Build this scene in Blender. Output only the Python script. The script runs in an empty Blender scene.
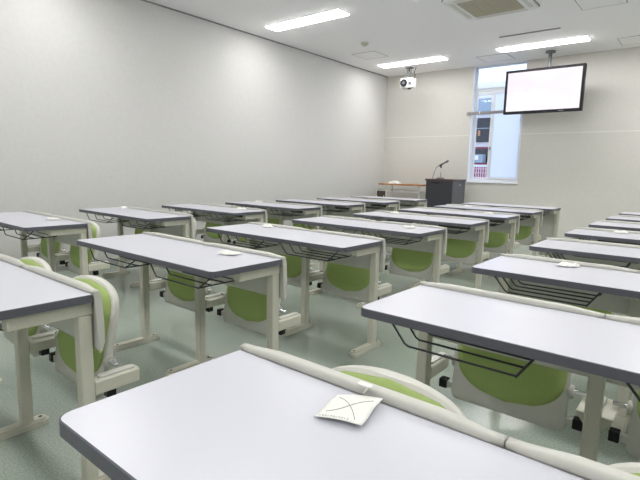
import bpy, bmesh, math, random
from mathutils import Vector, Matrix

S = bpy.context.scene
C = bpy.context.collection
random.seed(7)
PI = math.pi

# ------------------------------------------------------------------ camera
CAMZ = 1.1553
yaw, pitch, roll, FPX = -0.6805, -0.1441, 0.0232, 478.37
cam_data = bpy.data.cameras.new('camera')
cam_data.sensor_width = 36.0
cam_data.lens = FPX / 640.0 * 36.0
cam_data.clip_start = 0.02
cam = bpy.data.objects.new('camera', cam_data)
C.objects.link(cam)
sy, cy, sp, cp, sr, cr = (math.sin(yaw), math.cos(yaw), math.sin(pitch), math.cos(pitch),
                          math.sin(roll), math.cos(roll))
Rv = Vector((cy, -sy, 0))
Fv = Vector((cp * sy, cp * cy, sp))
Uv = Vector((-sp * sy, -sp * cy, cp))
R2 = cr * Rv + sr * Uv
U2 = -sr * Rv + cr * Uv
mw = Matrix((( R2.x, U2.x, -Fv.x, 0.0), (R2.y, U2.y, -Fv.y, 0.0),
             (R2.z, U2.z, -Fv.z, CAMZ), (0, 0, 0, 1)))
cam.matrix_world = mw
S.camera = cam

# ------------------------------------------------------------------ world, lamps strength, exposure
LAMP = 22.5          # emission strength of the ceiling lamps
world = bpy.data.worlds.new('sky')
S.world = world
world.use_nodes = True
bg = world.node_tree.nodes['Background']
bg.inputs[0].default_value = (0.76, 0.85, 1.0, 1)
bg.inputs[1].default_value = 2.3
S.view_settings.view_transform = 'Standard'
S.view_settings.look = 'None'
S.view_settings.gamma = 1.0
S.view_settings.use_curve_mapping = False
S.view_settings.exposure = 0.0

# ------------------------------------------------------------------ materials
def mat(name, col, rough=0.5, metal=0.0, spec=0.5, noise=0.0, nscale=60.0, emit=None, estr=0.0, bump=0.0, bscale=200.0, coat=0.0):
    m = bpy.data.materials.new(name)
    m.use_nodes = True
    nt = m.node_tree
    b = nt.nodes['Principled BSDF']
    b.inputs['Base Color'].default_value = (*col, 1)
    b.inputs['Roughness'].default_value = rough
    b.inputs['Metallic'].default_value = metal
    b.inputs['Specular IOR Level'].default_value = spec
    b.inputs['Coat Weight'].default_value = coat
    if emit:
        b.inputs['Emission Color'].default_value = (*emit, 1)
        b.inputs['Emission Strength'].default_value = estr
    tc = nt.nodes.new('ShaderNodeTexCoord')
    if noise > 0:
        n = nt.nodes.new('ShaderNodeTexNoise')
        n.inputs['Scale'].default_value = nscale
        n.inputs['Detail'].default_value = 4
        nt.links.new(tc.outputs['Object'], n.inputs['Vector'])
        r = nt.nodes.new('ShaderNodeValToRGB')
        r.color_ramp.elements[0].position = 0.3
        r.color_ramp.elements[1].position = 0.7
        r.color_ramp.elements[0].color = (*[c * (1 - noise) for c in col], 1)
        r.color_ramp.elements[1].color = (*[min(1, c * (1 + noise)) for c in col], 1)
        nt.links.new(n.outputs['Fac'], r.inputs['Fac'])
        nt.links.new(r.outputs['Color'], b.inputs['Base Color'])
    if bump > 0:
        n2 = nt.nodes.new('ShaderNodeTexNoise')
        n2.inputs['Scale'].default_value = bscale
        nt.links.new(tc.outputs['Object'], n2.inputs['Vector'])
        bp = nt.nodes.new('ShaderNodeBump')
        bp.inputs['Strength'].default_value = bump
        bp.inputs['Distance'].default_value = 0.002
        nt.links.new(n2.outputs['Fac'], bp.inputs['Height'])
        nt.links.new(bp.outputs['Normal'], b.inputs['Normal'])
    return m

M = {}
M['wall'] = mat('warm_grey_wallpaper', (0.685, 0.68, 0.665), 0.75, noise=0.02, nscale=25, bump=0.15, bscale=150, spec=0.25)
M['wall_front'] = mat('front_wallpaper', (0.70, 0.685, 0.645), 0.75, noise=0.02, nscale=25, bump=0.15, bscale=150, spec=0.25)
M['ceiling'] = mat('ceiling_board', (0.96, 0.945, 0.95), 0.85, noise=0.02, nscale=40, bump=0.3, bscale=120, spec=0.2)
M['laminate'] = mat('white_laminate', (0.63, 0.635, 0.71), 0.30, noise=0.008, nscale=300)
M['edge'] = mat('grey_edge_band', (0.105, 0.11, 0.135), 0.45, noise=0.05, nscale=90)
M['steel'] = mat('cream_painted_steel', (0.60, 0.59, 0.50), 0.38, noise=0.02, nscale=30)
M['plastic'] = mat('cream_plastic', (0.60, 0.595, 0.55), 0.42, noise=0.02, nscale=30)
M['shell'] = mat('pale_grey_plastic', (0.63, 0.625, 0.575), 0.42, noise=0.02, nscale=30)
M['green'] = mat('lime_fabric', (0.37, 0.48, 0.17), 0.85, noise=0.07, nscale=400, bump=0.4, bscale=700, spec=0.2)
M['black'] = mat('black_plastic', (0.012, 0.012, 0.016), 0.4, spec=0.25, noise=0.1, nscale=50)
M['wire'] = mat('black_wire', (0.03, 0.032, 0.035), 0.4, noise=0.1, nscale=50)
M['slot'] = mat('dark_brown_plastic', (0.07, 0.065, 0.045), 0.6, noise=0.1, nscale=50)
M['chrome'] = mat('chrome', (0.75, 0.76, 0.8), 0.12, metal=1.0)
M['paper'] = mat('white_paper', (0.86, 0.86, 0.82), 0.8, noise=0.02, nscale=80)
M['ink'] = mat('grey_ink', (0.16, 0.16, 0.17), 0.8, noise=0.05)
M['white_metal'] = mat('white_metal', (0.82, 0.82, 0.82), 0.4, noise=0.01)
M['white_frame'] = mat('white_window_frame', (0.84, 0.87, 0.92), 0.35, noise=0.01)
M['blind'] = mat('white_blind_slat', (0.85, 0.87, 0.9), 0.5, noise=0.01)
M['beige'] = mat('beige_grille', (0.50, 0.46, 0.36), 0.7, noise=0.06, nscale=60)
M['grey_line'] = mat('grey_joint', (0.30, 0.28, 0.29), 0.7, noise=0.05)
M['pole'] = mat('grey_pole', (0.16, 0.165, 0.175), 0.4, metal=0.3, noise=0.03)
M['podium'] = mat('charcoal_podium', (0.042, 0.045, 0.055), 0.45, noise=0.08, nscale=30)
M['podium_side'] = mat('grey_podium_side', (0.10, 0.105, 0.125), 0.32, noise=0.06, nscale=30)
M['podium_top'] = mat('brown_podium_top', (0.09, 0.055, 0.05), 0.35, noise=0.08, nscale=20)
M['wood'] = mat('orange_wood', (0.46, 0.22, 0.09), 0.45, noise=0.12, nscale=12)
M['lamp'] = mat('lamp_diffuser', (0.9, 0.9, 0.9), 0.5, noise=0.005, emit=(1.0, 0.985, 0.965), estr=LAMP)
M['groove'] = mat('white_groove', (0.86, 0.86, 0.82), 0.6, noise=0.01)
M['base'] = mat('grey_baseboard', (0.34, 0.35, 0.33), 0.5, noise=0.04)
M['dark_brown'] = mat('dark_brown_fabric', (0.07, 0.055, 0.045), 0.7, noise=0.1)
M['bldg'] = mat('pale_building_wall', (0.72, 0.72, 0.76), 0.7, noise=0.05, nscale=4)
M['bglass'] = mat('dark_building_glass', (0.02, 0.022, 0.03), 0.2, noise=0.1)
M['maroon'] = mat('maroon_panel', (0.20, 0.02, 0.05), 0.5, noise=0.1)
M['pink'] = mat('pink_railing', (0.80, 0.52, 0.62), 0.5, noise=0.05)
M['bluebox'] = mat('blue_grey_unit', (0.28, 0.36, 0.45), 0.5, noise=0.1)
M['pave'] = mat('outdoor_paving', (0.45, 0.45, 0.45), 0.8, noise=0.1)

# floor: green-grey speckled sheet vinyl with a soft gloss
def floor_mat():
    m = bpy.data.materials.new('green_grey_vinyl')
    m.use_nodes = True
    nt = m.node_tree
    b = nt.nodes['Principled BSDF']
    tc = nt.nodes.new('ShaderNodeTexCoord')
    n = nt.nodes.new('ShaderNodeTexNoise'); n.inputs['Scale'].default_value = 130; n.inputs['Detail'].default_value = 6
    r = nt.nodes.new('ShaderNodeValToRGB')
    r.color_ramp.elements[0].position = 0.36; r.color_ramp.elements[0].color = (0.355, 0.415, 0.355, 1)
    r.color_ramp.elements[1].position = 0.64; r.color_ramp.elements[1].color = (0.50, 0.57, 0.495, 1)
    nt.links.new(tc.outputs['Object'], n.inputs['Vector'])
    nt.links.new(n.outputs['Fac'], r.inputs['Fac'])
    n2 = nt.nodes.new('ShaderNodeTexNoise'); n2.inputs['Scale'].default_value = 1.3; n2.inputs['Detail'].default_value = 3
    nt.links.new(tc.outputs['Object'], n2.inputs['Vector'])
    mx = nt.nodes.new('ShaderNodeMixRGB'); mx.blend_type = 'MULTIPLY'; mx.inputs[0].default_value = 0.35
    nt.links.new(r.outputs['Color'], mx.inputs[1]); nt.links.new(n2.outputs['Fac'], mx.inputs[2])
    g = nt.nodes.new('ShaderNodeGamma'); g.inputs[1].default_value = 1.0
    nt.links.new(mx.outputs[0], g.inputs[0]); nt.links.new(g.outputs[0], b.inputs['Base Color'])
    mr = nt.nodes.new('ShaderNodeMapRange')
    mr.inputs['To Min'].default_value = 0.13; mr.inputs['To Max'].default_value = 0.24
    nt.links.new(n2.outputs['Fac'], mr.inputs['Value']); nt.links.new(mr.outputs[0], b.inputs['Roughness'])
    b.inputs['Specular IOR Level'].default_value = 0.55
    return m
M['floor'] = floor_mat()

def frosted():
    m = bpy.data.materials.new('frosted_glass')
    m.use_nodes = True
    nt = m.node_tree
    nt.nodes.remove(nt.nodes['Principled BSDF'])
    out = nt.nodes['Material Output']
    t = nt.nodes.new('ShaderNodeBsdfTranslucent'); t.inputs[0].default_value = (0.80, 0.84, 0.93, 1)
    g = nt.nodes.new('ShaderNodeBsdfGlossy'); g.inputs['Roughness'].default_value = 0.3
    mx = nt.nodes.new('ShaderNodeMixShader'); mx.inputs[0].default_value = 0.06
    nt.links.new(t.outputs[0], mx.inputs[1]); nt.links.new(g.outputs[0], mx.inputs[2])
    nt.links.new(mx.outputs[0], out.inputs[0])
    return m
M['frosted'] = frosted()

def clear_glass():
    m = bpy.data.materials.new('clear_glass')
    m.use_nodes = True
    nt = m.node_tree
    nt.nodes.remove(nt.nodes['Principled BSDF'])
    out = nt.nodes['Material Output']
    t = nt.nodes.new('ShaderNodeBsdfTransparent'); t.inputs[0].default_value = (0.9, 0.93, 0.97, 1)
    g = nt.nodes.new('ShaderNodeBsdfGlossy'); g.inputs['Roughness'].default_value = 0.02
    mx = nt.nodes.new('ShaderNodeMixShader'); mx.inputs[0].default_value = 0.015
    nt.links.new(t.outputs[0], mx.inputs[1]); nt.links.new(g.outputs[0], mx.inputs[2])
    nt.links.new(mx.outputs[0], out.inputs[0])
    return m
M['glass'] = clear_glass()

def screen_mat():
    m = bpy.data.materials.new('lit_screen')
    m.use_nodes = True
    nt = m.node_tree
    b = nt.nodes['Principled BSDF']
    b.inputs['Base Color'].default_value = (0.02, 0.02, 0.02, 1)
    b.inputs['Roughness'].default_value = 0.3
    tc = nt.nodes.new('ShaderNodeTexCoord')
    n = nt.nodes.new('ShaderNodeTexNoise'); n.inputs['Scale'].default_value = 1.6
    nt.links.new(tc.outputs['Object'], n.inputs['Vector'])
    r = nt.nodes.new('ShaderNodeValToRGB')
    r.color_ramp.elements[0].position = 0.4; r.color_ramp.elements[0].color = (1.0, 0.86, 0.95, 1)
    r.color_ramp.elements[1].position = 0.6; r.color_ramp.elements[1].color = (1.0, 0.97, 1.0, 1)
    nt.links.new(n.outputs['Fac'], r.inputs['Fac'])
    nt.links.new(r.outputs['Color'], b.inputs['Emission Color'])
    b.inputs['Emission Strength'].default_value = 1.0
    return m
M['screen'] = screen_mat()
M['screen_line'] = mat('lit_screen_line', (0.02, 0.02, 0.02), 0.3, noise=0.01, emit=(0.86, 0.80, 0.86), estr=0.9)

# ------------------------------------------------------------------ mesh helpers
def bm_box(bm, x0, x1, y0, y1, z0, z1, mi=0):
    vs = [bm.verts.new(p) for p in ((x0,y0,z0),(x1,y0,z0),(x1,y1,z0),(x0,y1,z0),(x0,y0,z1),(x1,y0,z1),(x1,y1,z1),(x0,y1,z1))]
    for f in ((0,3,2,1),(4,5,6,7),(0,1,5,4),(1,2,6,5),(2,3,7,6),(3,0,4,7)):
        fc = bm.faces.new([vs[i] for i in f]); fc.material_index = mi
    return vs

def bm_tube(bm, pts, r, n=8, mi=0, closed=False):
    pts = [Vector(p) for p in pts]
    rings = []
    N = len(pts)
    prev_n = None
    for i, p in enumerate(pts):
        if i == 0: t = (pts[1] - p).normalized()
        elif i == N - 1: t = (p - pts[i-1]).normalized()
        else: t = ((pts[i+1] - p).normalized() + (p - pts[i-1]).normalized()).normalized()
        if prev_n is None:
            a = Vector((0, 0, 1)) if abs(t.z) < 0.9 else Vector((1, 0, 0))
            nrm = (a - t * a.dot(t)).normalized()
        else:
            nrm = (prev_n - t * prev_n.dot(t)).normalized()
        prev_n = nrm
        bn = t.cross(nrm)
        rings.append([bm.verts.new(p + r * (math.cos(2*PI*k/n) * nrm + math.sin(2*PI*k/n) * bn)) for k in range(n)])
    for i in range(N - 1):
        for k in range(n):
            f = bm.faces.new((rings[i][k], rings[i][(k+1) % n], rings[i+1][(k+1) % n], rings[i+1][k]))
            f.material_index = mi; f.smooth = True
    bm.faces.new(list(reversed(rings[0]))).material_index = mi
    bm.faces.new(rings[-1]).material_index = mi

def bm_prism(bm, outline, h0, h1, axis='z', mi=0, smooth_sides=False):
    def P(a, b, h):
        return (a, b, h) if axis == 'z' else ((a, h, b) if axis == 'y' else (h, a, b))
    A = [bm.verts.new(P(a, b, h0)) for a, b in outline]
    B = [bm.verts.new(P(a, b, h1)) for a, b in outline]
    n = len(outline)
    fs = [bm.faces.new(A), bm.faces.new(B)]
    for i in range(n):
        f = bm.faces.new((A[i], A[(i+1) % n], B[(i+1) % n], B[i])); fs.append(f); f.smooth = smooth_sides
    for f in fs: f.material_index = mi
    return fs

def bm_loft(bm, rings, mi=0, smooth=True, cap=True, closed_ring=True):
    R = [[bm.verts.new(p) for p in ring] for ring in rings]
    n = len(R[0])
    for i in range(len(R) - 1):
        for k in range(n if closed_ring else n - 1):
            f = bm.faces.new((R[i][k], R[i][(k+1) % n], R[i+1][(k+1) % n], R[i+1][k]))
            f.smooth = smooth; f.material_index = mi
    if cap:
        bm.faces.new(R[0]).material_index = mi
        bm.faces.new(R[-1]).material_index = mi

def rrect(x0, x1, y0, y1, r, n=4):
    pts = []
    for cx, cy_, a0 in ((x1-r, y0+r, -90), (x1-r, y1-r, 0), (x0+r, y1-r, 90), (x0+r, y0+r, 180)):
        for k in range(n + 1):
            a = math.radians(a0 + 90.0 * k / n)
            pts.append((cx + r * math.cos(a), cy_ + r * math.sin(a)))
    return pts

def obj(name, bm, mats, parent=None, bevel=0.0, loc=None, seg=2, wn=True):
    bmesh.ops.recalc_face_normals(bm, faces=bm.faces[:])
    me = bpy.data.meshes.new(name)
    bm.to_mesh(me); bm.free()
    if not isinstance(mats, (list, tuple)): mats = [mats]
    for m in mats: me.materials.append(M[m])
    o = bpy.data.objects.new(name, me)
    C.objects.link(o)
    if parent: o.parent = parent
    if loc: o.location = loc
    if bevel > 0:
        md = o.modifiers.new('bevel', 'BEVEL'); md.width = bevel; md.segments = seg
        md.limit_method = 'ANGLE'; md.angle_limit = math.radians(40)
        md.harden_normals = False
    return o

def box(name, x0, x1, y0, y1, z0, z1, m, parent=None, bevel=0.0):
    bm = bmesh.new(); bm_box(bm, x0, x1, y0, y1, z0, z1)
    return obj(name, bm, m, parent, bevel)

def thing(name, label, cat, loc=(0, 0, 0), group=None, rotz=0):
    o = bpy.data.objects.new(name, None); C.objects.link(o)
    o.location = loc; o.rotation_euler = (0, 0, rotz); o.empty_display_size = 0.1
    o['label'] = label; o['category'] = cat
    if group: o['group'] = group
    return o

def tag(o, label, cat, group=None):
    o['label'] = label; o['category'] = cat
    if group: o['group'] = group
    return o

def struct(o):
    o['kind'] = 'structure'
    return o

# ------------------------------------------------------------------ the room
WX, WY, WZ = -5.43, 8.81, 3.10       # left wall, front wall, ceiling
RX, BY = 4.30, -2.60                 # right wall, back wall
struct(box('floor', WX - .15, RX + .15, BY - .15, WY + .25, -.1, 0, 'floor'))
struct(box('ceiling', WX - .15, RX + .15, BY - .15, WY + .25, WZ, WZ + .12, 'ceiling'))
struct(box('wall_left', WX - .15, WX, BY - .15, WY + .25, 0, WZ, 'wall'))
struct(box('wall_right', RX, RX + .15, BY - .15, WY + .25, 0, WZ, 'wall'))
struct(box('wall_back', WX, RX, BY - .15, BY, 0, WZ, 'wall'))
# front wall with the window opening (pieces butt, one mesh)
WX0, WX1, WZ0, WZ1 = -3.60, -2.67, 1.02, 3.10
bm = bmesh.new()
bm_box(bm, WX, WX0, WY, WY + .25, 0, WZ)
bm_box(bm, WX1, RX, WY, WY + .25, 0, WZ)
bm_box(bm, WX0, WX1, WY, WY + .25, 0, WZ0)
struct(obj('wall_front', bm, 'wall_front'))
# white reveal strip running along the front wall
struct(box('trim_1', WX + .001, WX0 - .005, WY - .004, WY + .001, 1.862, 1.872, 'groove'))
struct(box('trim_2', WX1 + .005, RX - .001, WY - .004, WY + .001, 1.862, 1.872, 'groove'))
# thin cornice strip on the left wall, coloured grey to paint in the ceiling-edge shadow line
struct(box('trim_shadow_line', WX - .001, WX + .010, BY, WY - .01, WZ - .016, WZ + .001, 'grey_line'))
struct(box('baseboard_left', WX - .001, WX + .008, BY, WY - .002, 0, .06, 'base'))
struct(box('baseboard_front', WX + .01, RX - .01, WY - .008, WY + .001, 0, .06, 'base'))

# window
FY0, FY1 = WY + .115, WY + .165
win = struct(thing('window_1', '', '')); del win['label']; del win['category']
def wpart(name, rects, m, y0=FY0, y1=FY1, bevel=.003):
    bm = bmesh.new()
    for (x0, x1, z0, z1) in rects: bm_box(bm, x0, x1, y0, y1, z0, z1)
    return obj(name, bm, m, win, bevel)
wpart('window_frame', [(WX0, WX0 + .035, WZ0, WZ1), (WX1 - .035, WX1, WZ0, WZ1), (WX0 + .035, WX1 - .035, WZ0, WZ0 + .045),
                       (WX0 + .035, WX1 - .035, 2.66, 2.715), (WX0 + .035, WX1 - .035, WZ1 - .02, WZ1)], 'white_frame')
wpart('window_jamb', [(WX0 - .001, WX0 + .008, WZ0, WZ1), (WX1 - .008, WX1 + .001, WZ0, WZ1)], 'white_frame', WY + .001, FY0, .001)
wpart('window_sill', [(WX0 - .01, WX1 + .01, WZ0 - .022, WZ0 + .002)], 'white_frame', WY - .025, FY0, .004)
# right sash, frosted
wpart('window_sash', [(-3.275, -3.215, WZ0 + .05, 2.655), (-2.745, -2.71, WZ0 + .05, 2.655),
                      (-3.215, -2.745, WZ0 + .05, WZ0 + .09), (-3.215, -2.745, 2.61, 2.655)], 'white_frame', FY0 - .012, FY0 + .014)
wpart('frosted_pane', [(-3.217, -2.743, WZ0 + .088, 2.612)], 'frosted', FY0 - .002, FY0 + .004, 0)
# left sash, clear
wpart('window_sash', [(WX0 + .04, WX0 + .062, WZ0 + .05, 2.655), (WX0 + .062, -3.28, WZ0 + .05, WZ0 + .07),
                      (WX0 + .062, -3.28, 2.60, 2.655)], 'white_frame', FY0 + .018, FY0 + .04)
wpart('clear_pane', [(WX0 + .06, -3.24, WZ0 + .068, 2.602)], 'glass', FY0 + .028, FY0 + .032, 0)
wpart('clear_pane', [(WX0 + .035, WX1 - .035, 2.715, WZ1 - .02)], 'glass', FY0 + .028, FY0 + .032, 0)
o = wpart('window_lock', [(-3.25, -3.235, 1.60, 1.66)], 'pole', FY0 - .03, FY0 - .010)

# blind in the top light: slats closed, bottom rail stacked
bl = tag(bpy.data.objects.new('venetian_blind', None), 'white venetian blind lowered over the top pane of the window', 'blind')
C.objects.link(bl); bl.location = ((WX0 + WX1) / 2, WY + .085, 2.70)
bm = bmesh.new()
hw = (WX1 - WX0) / 2 - .03
for k in range(14):
    z = .135 + k * .0185
    v = [bm.verts.new(p) for p in ((-hw, -.009, z), (hw, -.009, z), (hw, .009, z + .007), (-hw, .009, z + .007))]
    bm.faces.new(v)
    w = [bm.verts.new((p.co.x, p.co.y + .001, p.co.z)) for p in v]
    bm.faces.new(list(reversed(w)))
    for a in range(4):
        bm.faces.new((v[a], v[(a+1) % 4], w[(a+1) % 4], w[a]))
obj('slats', bm, 'blind', bl)
bm = bmesh.new()
for k in range(7):
    z = .02 + k * .015
    bm_box(bm, -hw, hw, -.014, .014, z, z + .004)
obj('stacked_slats', bm, 'blind', bl)
bm = bmesh.new(); bm_box(bm, -hw, hw, -.012, .012, .002, .014)
obj('bottom_rail', bm, 'blind', bl, .002)
bm = bmesh.new()
for x in (-.28, .28): bm_tube(bm, [(x, -.016, .0), (x, -.016, .39)], .0015, 5)
obj('cord', bm, 'white_metal', bl)

# guard rail across the window
gr = thing('guard_rail', 'grey metal bar running across the window and behind the hanging screen', 'rail', (-3.1, WY - .05, 2.26))
bm = bmesh.new(); bm_box(bm, -.56, .50, -.015, .015, -.028, .022)
obj('bar', bm, 'grey_line', gr, .004)
for x in (-.52, .46):
    bm = bmesh.new(); bm_box(bm, x - .02, x + .02, .013, .051, -.03, .03)
    obj('wall_bracket', bm, 'pole', gr, .003)
bm = bmesh.new(); bm_box(bm, -.328, -.312, -.018, .018, -.024, .03)
o = obj('clip', bm, 'white_metal', gr, .002)

# ------------------------------------------------------------------ outside, seen through the left sash
struct(box('ground_outside', -16, 6, WY + .26, 22, -.3, -.1, 'pave'))
ob = thing('neighbouring_building', 'pale building with dark windows and maroon storefront seen through the window', 'building', (-5.2, 12.6, -.1))
bm = bmesh.new()
bm_box(bm, -3, 2.2, .12, 3, 0, 3.45)
obj('wall', bm, 'bldg', ob)
for x0, x1 in ((-1.4, -.35), (-.12, .95)):
    p = box('window', x0, x1, .06, .125, 2.10, 2.72, 'bglass', ob, .01)
    box('window_bar', x0 + .01, x1 - .01, .03, .062, 2.44, 2.46, 'bluebox', p)
    box('window_sign', (x0 + x1) / 2 - .16, (x0 + x1) / 2 - .10, .035, .062, 2.26, 2.40, 'wood', p)
    box('window', x0, x1, .06, .125, 2.82, 3.22, 'bluebox', ob, .01)
    p = box('storefront', x0, x1, .05, .125, 1.53, 1.97, 'maroon', ob, .01)
    box('dark_opening', x0 + .02, x1 - .02, .03, .06, 1.60, 1.92, 'bglass', p)
cu = thing('condenser_unit', 'blue-grey boxy unit outside in front of the maroon storefront', 'unit', (-4.76, 12.35, 1.44))
bm = bmesh.new(); bm_box(bm, -.15, .15, -.12, .10, 0, .22)
obj('casing', bm, 'bluebox', cu, .02)
bm = bmesh.new(); bm_box(bm, -.09, .03, -.13, -.11, .08, .19)
obj('front_panel', bm, 'white_metal', cu, .005)
rl = thing('railing', 'pink lattice railing outside, low in the left part of the window', 'railing', (-5.0, 12.2, -.1))
bm = bmesh.new(); bm_box(bm, -1.3, 1.4, -.04, .0, 1.44, 1.50); obj('top_rail', bm, 'bldg', rl)
bm = bmesh.new(); bm_box(bm, -1.3, 1.4, .02, .36, 0, 1.54); obj('balcony_wall', bm, 'maroon', rl)
bm = bmesh.new()
for k in range(46):
    x = -1.3 + k * .06
    bm_box(bm, x - .012, x + .012, -.035, -.01, 1.0, 1.445)
for z in (1.06, 1.17, 1.28, 1.38):
    bm_box(bm, -1.3, 1.4, -.03, -.015, z, z + .022)
obj('lattice', bm, 'pink', rl)
bm = bmesh.new(); bm_box(bm, -1.3, 1.4, -.06, .0, 0, 1.0); obj('lower_panel', bm, 'bldg', rl)

# ------------------------------------------------------------------ ceiling lamps
rows_l = {7.84: 'front', 4.97: 'second', 2.10: 'third', -.77: 'rear'}
cols_l = {-4.355: 'by the left wall', -2.195: 'above the middle column', -.05: 'above the right column', 2.10: 'towards the right wall'}
lamp0 = None
def make_lamp():
    t = thing('ceiling_lamp', 'x', 'ceiling lamp', (0, 0, WZ))
    bm = bmesh.new()
    L_, W_ = .635, .125
    for (x0, x1, y0, y1) in ((-L_, L_, -W_, -W_ + .012), (-L_, L_, W_ - .012, W_), (-L_, -L_ + .012, -W_ + .012, W_ - .012), (L_ - .012, L_, -W_ + .012, W_ - .012)):
        bm_box(bm, x0, x1, y0, y1, -.012, .0)
    obj('lamp_frame', bm, 'white_metal', t, .002)
    bm = bmesh.new(); bm_box(bm, -L_ + .012, L_ - .012, -W_ + .012, W_ - .012, -.022, 0)
    obj('diffuser', bm, 'lamp', t)
    return t
def copy_tree(o, parent=None):
    kids = [c for c in bpy.data.objects if c.parent == o]
    c = o.copy(); C.objects.link(c); c.parent = parent
    for k in kids: copy_tree(k, c)
    return c
first = True
for y, rn in rows_l.items():
    for x, cn in cols_l.items():
        if first: l = make_lamp(); lamp0 = l; first = False
        else: l = copy_tree(lamp0)
        l.location = (x, y, WZ)
        l['label'] = 'lit white strip lamp in the ceiling, %s row, %s' % (rn, cn)
        l['group'] = 'ceiling strip lamps'

# ------------------------------------------------------------------ ceiling fittings
ac = thing('ceiling_air_conditioner', 'white four-way cassette air conditioner with beige grille set in the ceiling', 'air conditioner', (-2.19, 5.72, WZ))
bm = bmesh.new(); bm_prism(bm, rrect(-.42, .42, -.42, .42, .06), -.028, 0)
obj('panel', bm, 'white_metal', ac, .006)
bm = bmesh.new(); bm_prism(bm, rrect(-.29, .29, -.29, .29, .01), -.036, -.027)
for k in range(3):
    x = -.135 + k * .135
    bm_box(bm, x - .003, x + .003, -.29, .29, -.039, -.035)
for k in range(24):
    y = -.26 + k * .0226
    bm_box(bm, -.285, .285, y, y + .006, -.038, -.035)
obj('grille', bm, 'beige', ac)
for a in range(4):
    bm = bmesh.new(); bm_box(bm, -.30, .30, .335, .385, -.031, -.026)
    o = obj('air_outlet', bm, 'shell', ac); o.rotation_euler = (0, 0, a * PI / 2)
bm = bmesh.new()
oo, ii = rrect(-.433, .433, -.433, .433, .07), rrect(-.421, .421, -.421, .421, .06)
A = [bm.verts.new((x, y, -.010)) for x, y in oo]; B = [bm.verts.new((x, y, -.010)) for x, y in ii]
A2 = [bm.verts.new((x, y, 0)) for x, y in oo]; B2 = [bm.verts.new((x, y, 0)) for x, y in ii]
n = len(A)
for i in range(n):
    j = (i + 1) % n
    bm.faces.new((A[i], A[j], B[j], B[i])); bm.faces.new((A[i], A[j], A2[j], A2[i])); bm.faces.new((B[i], B[j], B2[j], B2[i]))
obj('shadow_gap', bm, 'grey_line', ac)

def hatch(x0, x1, y0, y1, label):
    t = thing('access_hatch', label, 'ceiling hatch', ((x0 + x1) / 2, (y0 + y1) / 2, WZ), 'ceiling access hatches')
    a, b = (x1 - x0) / 2, (y1 - y0) / 2
    bm = bmesh.new()
    for r in ((-a, a, -b, -b + .007), (-a, a, b - .007, b), (-a, -a + .007, -b + .007, b - .007), (a - .007, a, -b + .007, b - .007)):
        bm_box(bm, *r, -.004, 0)
    obj('hatch_frame', bm, 'grey_line', t)
    bm = bmesh.new(); bm_box(bm, -a + .007, a - .007, -b + .007, b - .007, -.003, 0)
    obj('hatch_cover', bm, 'ceiling', t)
hatch(-4.94, -4.49, 6.82, 7.27, 'square access hatch in the ceiling near the left wall and smoke detector')
hatch(-3.30, -2.80, 8.12, 8.60, 'square access hatch in the ceiling right above the window')
hatch(-1.41, -.95, 6.10, 6.56, 'square access hatch in the ceiling to the right of the air conditioner')
hatch(-1.26, -.80, 8.12, 8.58, 'square access hatch in the ceiling right of the hanging screen, by the front wall')

t = thing('ceiling_slot_box', 'flush pale panel with a dark slot in the ceiling before the screen lamp', 'ceiling panel', (-2.18, 7.3, WZ))
bm = bmesh.new(); bm_box(bm, -.41, .41, -.14, .16, -.006, 0); obj('panel', bm, 'ceiling', t, .001)
bm = bmesh.new(); bm_box(bm, -.40, .40, -.165, -.14, -.012, 0); obj('slot', bm, 'grey_line', t)
t = thing('smoke_detector', 'small round beige smoke detector on the ceiling by the left wall', 'smoke detector', (-4.35, 6.35, WZ))
def lathe(bm, prof, n=20, mi=0):
    rings = [[(r * math.cos(2*PI*k/n), r * math.sin(2*PI*k/n), z) for k in range(n)] for r, z in prof]
    bm_loft(bm, rings, mi)
bm = bmesh.new(); lathe(bm, [(.062, 0), (.062, -.012), (.055, -.02)]); obj('base', bm, 'steel', t)
bm = bmesh.new(); lathe(bm, [(.04, -.02), (.042, -.03), (.03, -.045), (.01, -.048)]); obj('sensor_head', bm, 'steel', t)

# ------------------------------------------------------------------ hanging screen
tv = thing('hanging_screen', 'flat screen in a black frame showing a blank pinkish picture, hung from the ceiling', 'screen', (-2.235, 8.25, 2.49))
hx, hz = .585, .345
bm = bmesh.new(); bm_box(bm, -hx, hx, 0, .07, -hz, hz); bm_box(bm, -.32, .32, .07, .11, -.2, .2)
obj('screen_case', bm, 'black', tv, .006)
bm = bmesh.new()
b1 = .038
for r in ((-hx, hx, -hz, -hz + b1 + .004), (-hx, hx, hz - b1, hz), (-hx, -hx + b1, -hz + b1, hz - b1), (hx - b1, hx, -hz + b1, hz - b1)):
    bm_box(bm, r[0], r[1], -.012, .001, r[2], r[3])
obj('bezel', bm, 'black', tv, .002)
bm = bmesh.new(); bm_box(bm, -hx + b1, hx - b1, -.004, .0, -hz + b1, hz - b1)
dp = obj('display', bm, 'screen', tv)
bm = bmesh.new()
ol = rrect(-.545, -.21, -.215, .03, .03); il = rrect(-.542, -.213, -.212, .027, .028)
A = [bm.verts.new((x, -.006, z)) for x, z in ol]; B = [bm.verts.new((x, -.006, z)) for x, z in il]
for i in range(len(A)):
    j = (i + 1) % len(A); bm.faces.new((A[i], A[j], B[j], B[i]))
obj('picture_box', bm, 'screen_line', dp)
bm = bmesh.new(); bm_box(bm, .26, .33, -.0135, -.0115, -hz + .012, -hz + .02); obj('maker_mark', bm, 'grey_line', tv)
bm = bmesh.new(); bm_tube(bm, [(.04, .12, .1), (.04, .12, WZ - 2.49 - .01)], .028, 14)
bm_box(bm, -.02, .10, .085, .15, -.1, .14)
obj('hanger_pole', bm, 'pole', tv)
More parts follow.
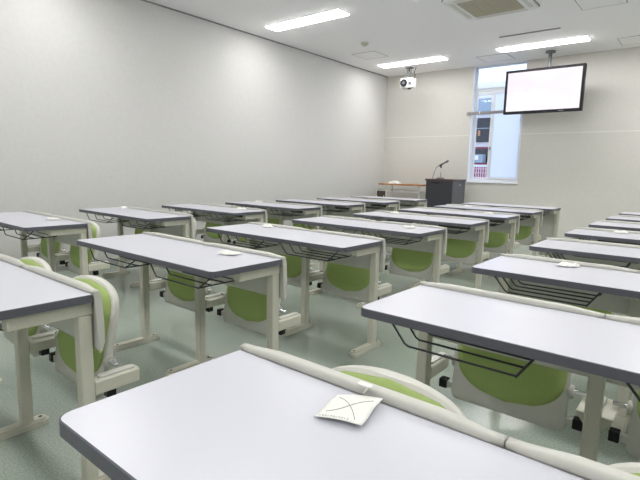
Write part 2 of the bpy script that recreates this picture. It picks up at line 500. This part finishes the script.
bm = bmesh.new(); bm_tube(bm, [(.04, .12, WZ - 2.49 - .025), (.04, .12, WZ - 2.49)], .075, 18)
obj('ceiling_plate', bm, 'pole', tv)

# ------------------------------------------------------------------ ceiling-hung projector / camera box
pj = thing('hanging_projector', 'small white box with a round black lens hung from the ceiling near the corner', 'projector', (-4.62, 8.25, 2.81))
bm = bmesh.new(); bm_box(bm, -.125, .125, -.10, .06, -.088, .088); obj('body', bm, 'white_metal', pj, .012)
bm = bmesh.new(); bm_tube(bm, [(-.045, -.12, 0), (-.045, -.098, 0)], .068, 22); ln = obj('lens_ring', bm, 'black', pj)
bm = bmesh.new(); bm_tube(bm, [(-.045, -.128, 0), (-.045, -.119, 0)], .026, 16); obj('lens_glass', bm, 'podium_side', ln)
bm = bmesh.new(); bm_box(bm, .045, .105, -.104, -.099, -.045, .02); obj('vent', bm, 'podium_side', pj)
bm = bmesh.new(); bm_box(bm, .045, .105, -.104, -.099, .045, .055); obj('vent', bm, 'podium_side', pj)
bm = bmesh.new(); bm_box(bm, .0, .05, -.05, .0, -.108, -.087); obj('foot', bm, 'black', pj)
bm = bmesh.new()
bm_tube(bm, [(0, 0, .086), (0, 0, .2), (0, 0, .275)], .018, 10)
bm_tube(bm, [(0, 0, .15), (-.04, 0, .21), (-.035, 0, .27)], .008, 6)
bm_tube(bm, [(0, 0, .14), (.04, 0, .2), (.035, 0, .27)], .008, 6)
bm_box(bm, -.06, .06, -.05, .05, .272, .29)
obj('ceiling_bracket', bm, 'pole', pj)
bm = bmesh.new(); bm_tube(bm, [(.08, .05, .086), (.10, .05, .14), (.075, .05, .2), (.09, .05, .25), (.11, .05, .29)], .005, 6)
obj('cable', bm, 'black', pj)

# ------------------------------------------------------------------ podium with microphone
pd = thing('podium', 'charcoal lectern cabinet with a dark brown top beside the window', 'podium', (-3.80, 8.30, 0))
bm = bmesh.new(); bm_box(bm, -.245, .26, -.27, .29, .04, 1.02); obj('body', bm, 'podium', pd, .004)
bm = bmesh.new(); bm_box(bm, -.22, .22, -.25, .25, 0, .04); obj('plinth', bm, 'black', pd)
bm = bmesh.new(); bm_box(bm, -.262, .28, -.285, .30, 1.02, 1.055); obj('top', bm, 'podium_top', pd, .004)
bm = bmesh.new(); bm_box(bm, .2595, .267, -.262, .282, .06, 1.01); sd = obj('side_panel', bm, 'podium_side', pd, .002)
bm = bmesh.new(); bm_box(bm, .266, .272, .02, .08, .94, .965); o = obj('handle', bm, 'chrome', sd, .002)
bm = bmesh.new(); bm_box(bm, -.15, .02, -.276, -.269, .975, .995); obj('drawer_pull', bm, 'black', pd, .002)
mic = thing('microphone', 'black microphone on a small desk stand on the podium', 'microphone', (-3.86, 8.22, 1.0555))
bm = bmesh.new(); lathe(bm, [(.075, 0), (.075, .012), (.06, .024), (.015, .03)], 24); obj('stand_base', bm, 'pole', mic)
bm = bmesh.new(); bm_tube(bm, [(0, 0, .025), (0, 0, .26)], .006, 8); obj('stand_rod', bm, 'chrome', mic)
d = Vector((.86, -.1, .42)).normalized()
p0 = Vector((-.04, 0, .235))
bm = bmesh.new(); bm_tube(bm, [p0, p0 + d * .16], .013, 10); bd = obj('microphone_body', bm, 'black', mic)
bm = bmesh.new(); bm_tube(bm, [p0 + d * .155, p0 + d * .17, p0 + d * .195, p0 + d * .205], .021, 10); obj('grille', bm, 'podium_side', bd)
bm = bmesh.new(); bm_tube(bm, [(0, 0, .20), (0, 0, .268)], .016, 10); obj('clip', bm, 'black', mic)
bm = bmesh.new(); bm_tube(bm, [p0, p0 + Vector((-.05, 0, -.03)), (-.125, 0, .12), (-.155, 0, .02), (-.155, .02, .004)], .005, 6); obj('cable', bm, 'black', mic)

# ------------------------------------------------------------------ side table, cloth and folding chair in the corner
tb = thing('side_table', 'folding table with an orange wood top and lower shelf in the front left corner', 'table', (-4.70, 8.42, 0))
bm = bmesh.new(); bm_box(bm, -.48, .46, -.20, .20, .905, .935); obj('tabletop', bm, 'wood', tb, .003)
bm = bmesh.new(); bm_box(bm, -.40, .40, -.17, .17, .772, .79); obj('shelf', bm, 'white_metal', tb, .003)
for x in (-.38, .40):
    for y in (-.15, .16):
        bm = bmesh.new(); bm_tube(bm, [(x, y, .0), (x, y, .906)], .011, 10); obj('leg', bm, 'white_metal', tb)
cl = bpy.data.meshes.new('folded_cloth')
bm = bmesh.new()
g = 14
vv = []
rnd = random.Random(3)
for i in range(g + 1):
    row = []
    for j in range(g + 1):
        u, v = i / g * 2 - 1, j / g * 2 - 1
        h = max(0, (1 - u*u) * (1 - v*v)) ** .5
        row.append(bm.verts.new((u * .10 * (1 + .15 * rnd.random()), v * .08 * (1 + .15 * rnd.random()), .004 + h * (.015 + .045 * rnd.random()))))
    vv.append(row)
for i in range(g):
    for j in range(g):
        f = bm.faces.new((vv[i][j], vv[i+1][j], vv[i+1][j+1], vv[i][j+1])); f.smooth = True
ring = [vv[i][0] for i in range(g+1)] + [vv[g][j] for j in range(1, g+1)] + [vv[i][g] for i in range(g-1, -1, -1)] + [vv[0][j] for j in range(g-1, 0, -1)]
low = [bm.verts.new((v.co.x, v.co.y, 0)) for v in ring]
for i in range(len(ring)):
    j = (i + 1) % len(ring); bm.faces.new((ring[i], ring[j], low[j], low[i]))
bm.faces.new(low)
o = obj('crumpled_cloth', bm, 'paper', None, loc=(-4.90, 8.38, .9355))
tag(o, 'crumpled cream cloth lying on the orange wood side table', 'cloth')
o = box('small_box', -4.80, -4.72, 8.33, 8.36, .7905, .812, 'paper', None, .003)
tag(o, 'small white box standing on the lower shelf of the side table', 'box')

fc = thing('folding_chair', 'folded metal chair with a dark seat standing before the side table by the left wall', 'chair', (-4.99, 8.12, 0))
bm = bmesh.new()
for x in (-.17, .05): bm_tube(bm, [(x, -.06, 0), (x, -.02, .45), (x, .02, .82)], .012, 8)
bm_tube(bm, [(-.17, .02, .82), (.05, .02, .82)], .012, 8)
for x in (-.14, .02): bm_tube(bm, [(x, .04, 0), (x, .0, .45), (x, -.03, .70)], .011, 8)
obj('frame', bm, 'steel', fc)
bm = bmesh.new(); bm_box(bm, -.155, .035, -.01, .015, .62, .79); obj('backrest', bm, 'dark_brown', fc, .01)
bm = bmesh.new(); bm_box(bm, -.15, .03, -.03, -.008, .2, .55); obj('seat', bm, 'dark_brown', fc, .01)

# ------------------------------------------------------------------ desk with folded seats
DL = 1.2617        # desk length
DD = .424          # depth of the worktop
TZ0, TZ1 = .6925, .720
XA, XB, XC = -4.885, -2.858, -.845
Y0, PITCH = .321, .9316
POSTX = (.020, .609, 1.198)
PW = .045
SEATC = (.330, .930)

def top_outline(off=0.0, r=.026):
    pts = []
    n = 6
    for cx_, cy_, a0 in ((r - off*0, r, 180), (DL - r, r, 270)):
        for k in range(n + 1):
            a = math.radians(a0 + 90.0 * k / n)
            pts.append((cx_ + (r + off) * math.cos(a), cy_ + (r + off) * math.sin(a)))
    pts.append((DL + off, DD)); pts.append((-off, DD))
    return pts

def mk_desk(seats=True):
    t = thing('desk', 'x', 'desk')
    # worktop slab + edge band
    bm = bmesh.new(); bm_prism(bm, top_outline(), TZ0 + .001, TZ1)
    tp = obj('tabletop', bm, 'laminate', t)
    bm = bmesh.new()
    oo, ii = top_outline(.003), top_outline(-.0005)
    n = len(oo)
    V = [[bm.verts.new((x, y, z)) for x, y in o_] for o_, z in ((oo, TZ0), (oo, TZ1 - .0008), (ii, TZ1 + .0002), (ii, TZ0))]
    for i in range(n - 1):      # open along the far edge
        for a in range(4):
            b_ = (a + 1) % 4
            f = bm.faces.new((V[a][i], V[a][i+1], V[b_][i+1], V[b_][i]))
    # corner loops closing from last to first are left open (far edge meets the back rest)
    f = bm.faces.new((V[0][-1], V[0][0], V[3][0], V[3][-1]))
    obj('edge_band', bm, 'edge', tp)
    # legs with feet, beams and seat arms
    for i, px in enumerate(POSTX):
        bm = bmesh.new(); bm_box(bm, px, px + PW, .384, .430, .03, .645)
        lg = obj('leg', bm, 'steel', t, .006)
        bm = bmesh.new(); bm_prism(bm, rrect(px - .006, px + PW + .006, .175, .495, .028), 0, .022)
        bm_prism(bm, rrect(px, px + PW, .185, .485, .022), .021, .034)
        bm_tube(bm, [(px + PW/2, .205, .033), (px + PW/2, .205, .0365)], .008, 10, mi=1)
        bm_tube(bm, [(px + PW/2, .462, .033), (px + PW/2, .462, .0365)], .008, 10, mi=1)
        obj('foot', bm, ['steel', 'slot'], lg, .004)
        bm = bmesh.new()
        # mitred beam under the top
        v = bm_prism(bm, [(.170, .645), (.432, .645), (.432, .690), (.170, .690)], px, px + PW, axis='x')
        obj('support_beam', bm, 'steel', t, .004)
        if seats:
            bm = bmesh.new()
            if i == 1:
                bm_prism(bm, [(px - .032, .398), (px + PW + .032, .398), (px + PW + .030, .392), (px + PW - .002, .345), (px + .002, .345), (px - .030, .392)], .430, .600, axis='y')
            else:
                bm_prism(bm, [(px + .002, .345), (px + PW - .002, .345), (px + PW, .352), (px + PW, .392), (px + PW - .006, .400), (px + .006, .400), (px, .392), (px, .352)], .430, .600, axis='y')
            am = obj('seat_arm', bm, 'steel', t, .003)
            bm = bmesh.new(); bm_prism(bm, rrect(px + .008, px + PW - .008, .45, .59, .012), .399, .408)
            obj('arm_cover', bm, 'plastic', am, .003)
    # back rail under the top
    bm = bmesh.new()
    bm_box(bm, POSTX[0] + PW, POSTX[1], .395, .425, .655, .690)
    bm_box(bm, POSTX[1] + PW, POSTX[2], .395, .425, .655, .690)
    obj('cross_rail', bm, 'steel', t)
    # wire book racks
    for cx_ in ((.10, .53), (.73, 1.16)):
        bm = bmesh.new()
        a, b_ = cx_
        for y in (.030, .105, .180, .255):
            bm_tube(bm, [(a, y, TZ0 + .0), (a + .012, y, .680), (a + .055, y, .628), (a + .068, y, .622), (b_ - .035, y, .622)] +
                    ([(b_ - .022, y, .628), (b_, y, .682), (b_, y, TZ0)] if y > .2 else []), .0036, 6)
        bm_tube(bm, [(b_ - .036, .026, .6215), (b_ - .036, .260, .6215)], .0036, 6)
        bm_tube(bm, [(b_ - .036, .035, .6215), (b_ - .01, .075, .660), (b_ + .01, .095, TZ0)], .0036, 6)
        obj('book_rack', bm, 'wire', t)
    if not seats:
        bm = bmesh.new(); bm_box(bm, .01, DL - .01, .432, .450, .16, .722)
        obj('front_panel', bm, 'shell', t, .005)
        return t
    # back rests, one per seat, with rounded roll along the top
    for s, (x0, x1) in enumerate(((.0, DL/2 - .0015), (DL/2 + .0015, DL))):
        rings = []
        N = 24
        for k in range(N + 1):
            u = k / N
            x = x0 + (x1 - x0) * u
            e = min(u, 1 - u) * (x1 - x0)
            g_ = min(1.0, e / .006) if e < .006 else 1.0
            sw = min(1.0, max(0.0, (e - .015) / .10)); sw = sw * sw * (3 - 2 * sw)
            zt = .733 + .005 * sw
            yb = .450 + .008 * sw
            yf = .426
            zb = .515 - .0 * sw
            in_ = .003 * (1 - g_)
            r = .008
            rings.append([(x, yf + in_, TZ0 + .02), (x, yf + in_, zt - r), (x, yf + r*.3, zt - r*.3), (x, yf + r, zt - in_), (x, yb - r, zt - in_),
                          (x, yb - r*.3, zt - r*.3), (x, yb, zt - r), (x, yb + .006, .62), (x, yb + .004, .54), (x, yb - .002, zb), (x, .440, zb), (x, .437, zb + .01), (x, .437, TZ0 + .02)])
        bm = bmesh.new(); bm_loft(bm, rings)
        br = obj('backrest', bm, 'plastic', t)
        # dark hand slot
        cx_ = SEATC[s]
        bm = bmesh.new(); bm_prism(bm, rrect(cx_ - .17, cx_ + .225, .622, .680, .022), .4345, .4385, axis='y')
        obj('hand_slot', bm, 'slot', br)
    # drooping side caps at the two ends
    for sx in (0, 1):
        xa, xb = (-.006, .0) if sx == 0 else (DL, DL + .006)
        bm = bmesh.new()
        prof = [(.427, .728), (.446, .732), (.455, .700), (.460, .62), (.460, .545), (.450, .515), (.440, .505), (.434, .60)]
        bm_prism(bm, prof, xa, xb, axis='x')
        obj('side_cap', bm, 'plastic', t, .002)
    # seats folded up
    for s, cx_ in enumerate(SEATC):
        hw_ = .210
        def halfw(z, hw_=hw_):
            if z < .30:
                q_ = (z - .27) / .03; return hw_ - .02 * (1 - math.sqrt(max(0, 1 - (1 - q_)**2)))
            if z > .585:
                q_ = (z - .585) / .1155; return hw_ * max(0.0, 1 - q_**2.8) ** .42
            return hw_
        def SY(z): return .496 + .080 * max(0.0, (z - .27) / .42) ** 1.25
        zs = [.270, .275, .285, .30, .36, .42, .48, .52, .555, .585, .615, .64, .658, .670, .679, .687, .692, .696, .699]
        rings = []
        for z in zs:
            w = halfw(z)
            q_ = (z - .27) / .45
            yf = SY(z)
            th = .022 + .022 * math.sin(min(1, max(0, q_ * .96)) * PI) ** .7
            yb = yf + th
            ring = []
            # front edge is flat, rear is crowned
            nn = 6
            rc = min(.03, w * .5)
            ring += [(cx_ - w + .004, yf, z), (cx_ + w - .004, yf, z), (cx_ + w, yf + .005, z)]
            for k in range(1, nn):
                a = k / nn * PI / 2
                ring.append((cx_ + w - rc + rc * math.cos(a), yf + .005 + (th - .005) * math.sin(a), z))
            ring += [(cx_ + w - rc, yb, z), (cx_ - w + rc, yb, z)]
            for k in range(nn - 1, 0, -1):
                a = k / nn * PI / 2
                ring.append((cx_ - w + rc - rc * math.cos(a), yf + .005 + (th - .005) * math.sin(a), z))
            ring.append((cx_ - w, yf + .005, z))
            rings.append(ring)
        bm = bmesh.new(); bm_loft(bm, rings)
        st = obj('seat', bm, 'shell', t)
        # green pad: U-shaped bottom, arched top
        rings = []
        pz0, pz1 = .318, .694
        K = 26
        for k in range(K + 1):
            z = pz0 + (pz1 - pz0) * k / K
            if z < .46:
                q_ = 1 - (z - pz0) / (.46 - pz0); w = .193 * max(0.0, 1 - q_**2.6) ** .5 + .003
            elif z > .585:
                q_ = (z - .585) / (pz1 - .585); w = .002 + .194 * max(0.0, 1 - q_**2.8) ** .42
            else: w = .196
            edge = min(k, K - k) / 3.0
            bul = min(1.0, edge) ** .5
            q2 = (z - .27) / .45
            yf0 = SY(z) + .002
            ring = []
            for m_ in range(13):
                u = m_ / 12 * 2 - 1
                ring.append((cx_ + w * u, yf0 - .006 - (.014 + .012 * min(1, max(0, (z - .4) / .15))) * bul * (1 - abs(u) ** 9), z))
            for m_ in range(12, -1, -6):
                u = m_ / 12 * 2 - 1
                ring.append((cx_ + w * u, yf0 + .006, z))
            rings.append(ring)
        bm = bmesh.new(); bm_loft(bm, rings)
        obj('seat_pad', bm, 'green', st)
        # lower support bar with black caps
        bm = bmesh.new(); bm_box(bm, cx_ - .232, cx_ + .232, .504, .526, .300, .326)
        obj('support_bar', bm, 'shell', st, .002)
        for sg in (-1, 1):
            bm = bmesh.new(); xx = cx_ + sg * .246
            bm_box(bm, xx - .016, xx + .016, .497, .533, .295, .332)
            obj('end_cap', bm, 'black', st, .004)
            bm = bmesh.new(); xx = cx_ + sg * .206
            bm_tube(bm, [(xx, .535, .412), (xx + sg * .014, .535, .412)], .024, 14)
            obj('hinge_disc', bm, 'beige' if False else 'plastic', st, .002)
        bm = bmesh.new()
        bm_tube(bm, [(cx_ - .262, .535, .414), (cx_ + .262, .535, .414)], .008, 10)
        obj('hinge_rod', bm, 'chrome', st)
    return t

proto = {}
col_txt = {'A': 'left column', 'B': 'middle column', 'C': 'right column'}
row_txt = {7: 'front row', 6: 'second row', 5: 'third row', 4: 'fourth row', 3: 'fifth row', 2: 'sixth row', 1: 'seventh row', 0: 'rearmost row'}
desks = [('A', r) for r in range(7, 0, -1)] + [('B', r) for r in range(7, -1, -1)] + [('C', r) for r in range(7, -1, -1)]
papers = {('C',0),('A',1),('B',1),('A',2),('B',2),('C',2),('A',3),('B',3),('A',4),('B',4),('C',4),('B',5),('B',6)}
for c, r in desks:
    kind = r != 7
    if kind not in proto: d_ = mk_desk(kind); proto[kind] = d_
    else: d_ = copy_tree(proto[kind])
    d_.location = ({'A': XA, 'B': XB, 'C': XC}[c], Y0 + r * PITCH, 0)
    if kind: lb = 'white-topped desk with folded green seats, %s, %s from the front wall' % (col_txt[c], row_txt[r])
    else: lb = 'white-topped desk with a plain front panel, no seats, front row of the %s' % col_txt[c]
    if kind and r == 0: lb = 'white-topped desk with folded green seats, nearest the camera in the %s' % col_txt[c]
    d_['label'] = lb
    d_['group'] = 'lecture desks in three columns'

# ------------------------------------------------------------------ paper slips on the desks
def crumple(seed):
    rnd = random.Random(seed)
    bm = bmesh.new()
    g = 6
    vv = []
    ph = rnd.random() * 6
    for i in range(g + 1):
        row = []
        for j in range(g + 1):
            u, v = i / g * 2 - 1, j / g * 2 - 1
            h = .008 + .012 * abs(math.sin(u * 2.1 + ph)) * (1 - .5 * abs(v)) + .006 * rnd.random()
            if abs(u) > .95 or abs(v) > .95: h *= .35
            row.append((u * .055 + v * .012, v * .038 + .006 * math.sin(u * 3 + ph), .001 + h))
        vv.append(row)
    top = [[bm.verts.new(p) for p in row] for row in vv]
    bot = [[bm.verts.new((p[0], p[1], max(0.0, p[2] - .0012))) for p in row] for row in vv]
    for i in range(g):
        for j in range(g):
            bm.faces.new((top[i][j], top[i+1][j], top[i+1][j+1], top[i][j+1]))
            bm.faces.new((bot[i][j], bot[i][j+1], bot[i+1][j+1], bot[i+1][j]))
    for i in range(g):
        for (a, b_) in (((i, 0), (i+1, 0)), ((i, g), (i+1, g)), ((0, i), (0, i+1)), ((g, i), (g, i+1))):
            bm.faces.new((top[a[0]][a[1]], top[b_[0]][b_[1]], bot[b_[0]][b_[1]], bot[a[0]][a[1]]))
    return bm
slips = {('A',1):(-4.04,1.60,.1), ('A',2):(-4.72,2.56,.1), ('A',3):(-3.93,3.47,.5), ('A',4):(-4.66,4.42,.2),
         ('B',1):(-1.90,1.59,.2), ('B',2):(-2.62,2.57,-.4), ('B',3):(-1.86,3.39,.3), ('B',4):(-2.60,4.42,.7),
         ('B',5):(-1.92,5.30,.1), ('B',6):(-2.55,6.27,.4), ('C',2):(-.53,2.56,.35), ('C',4):(-.55,4.42,.15)}
for i, ((c, r), (x, y, a)) in enumerate(slips.items()):
    o = obj('paper_slip', crumple(i * 5 + 2), 'paper', None, loc=(x + .03, y - .012, TZ1 + .0008))
    o.rotation_euler = (0, 0, a); o.scale = (.85, .85, .9)
    tag(o, 'crumpled white paper slip on the %s desk, %s' % (col_txt[c], row_txt[r] if r == 7 else row_txt[r] + ' from the front wall'), 'paper', 'paper slips on the desks')

# flat square tag on the nearest desk
tg = thing('paper_tag', 'square white paper tag with crossing lines lying on the nearest desk', 'paper', (-.472, .676, TZ1 + .0015), 'paper slips on the desks')
cs = [Vector((-.047, .030, .004)), Vector((.036, .062, .012)), Vector((.056, -.040, .006)), Vector((-.030, -.062, .001))]
def tagpt(u, v, up=0.0):
    p = (cs[0] * (1-u) * (1-v) + cs[1] * u * (1-v) + cs[2] * u * v + cs[3] * (1-u) * v)
    return (p.x, p.y, p.z + .003 * math.sin(u * PI) + .004 * math.sin(v * 4) ** 2 + up)
bm = bmesh.new()
g = 10
T_ = [[bm.verts.new(tagpt(i/g, j/g, .0006)) for j in range(g+1)] for i in range(g+1)]
B_ = [[bm.verts.new(tagpt(i/g, j/g, 0)) for j in range(g+1)] for i in range(g+1)]
for i in range(g):
    for j in range(g):
        bm.faces.new((T_[i][j], T_[i+1][j], T_[i+1][j+1], T_[i][j+1])).smooth = True
        bm.faces.new((B_[i][j], B_[i][j+1], B_[i+1][j+1], B_[i+1][j])).smooth = True
for i in range(g):
    for (a, b_) in (((i, 0), (i+1, 0)), ((i, g), (i+1, g)), ((0, i), (0, i+1)), ((g, i), (g, i+1))):
        bm.faces.new((T_[a[0]][a[1]], T_[b_[0]][b_[1]], B_[b_[0]][b_[1]], B_[a[0]][a[1]]))
sh = obj('sheet', bm, 'paper', tg)
bm = bmesh.new()
def stroke(pts, w=.0009):
    bm_tube(bm, [tagpt(u, v, .0008) for u, v in pts], w * .6, 5)
stroke([(.12 + .08*math.sin(t*3) + .68*t, .16 + .72*t) for t in [k/8 for k in range(9)]])
stroke([(.12 + .76*t, .74 - .5*t + .05*math.sin(t*5)) for t in [k/8 for k in range(9)]])
k = 0
for i in range(11):
    a = .08 + i * .058
    stroke([(a, .90), (a + .018, .925)]); 
    if i % 3: stroke([(a + .02, .89), (a + .018, .93)])
obj('ink_marks', bm, 'ink', sh)
bm = bmesh.new()
bm_tube(bm, [(.0, .048, .016), (.006, .055, .026), (.002, .058, .031)], .0015, 6)
bm_prism(bm, rrect(-.018, .012, .052, .066, .004), .0285, .0300)
obj('tie', bm, 'paper', tg)
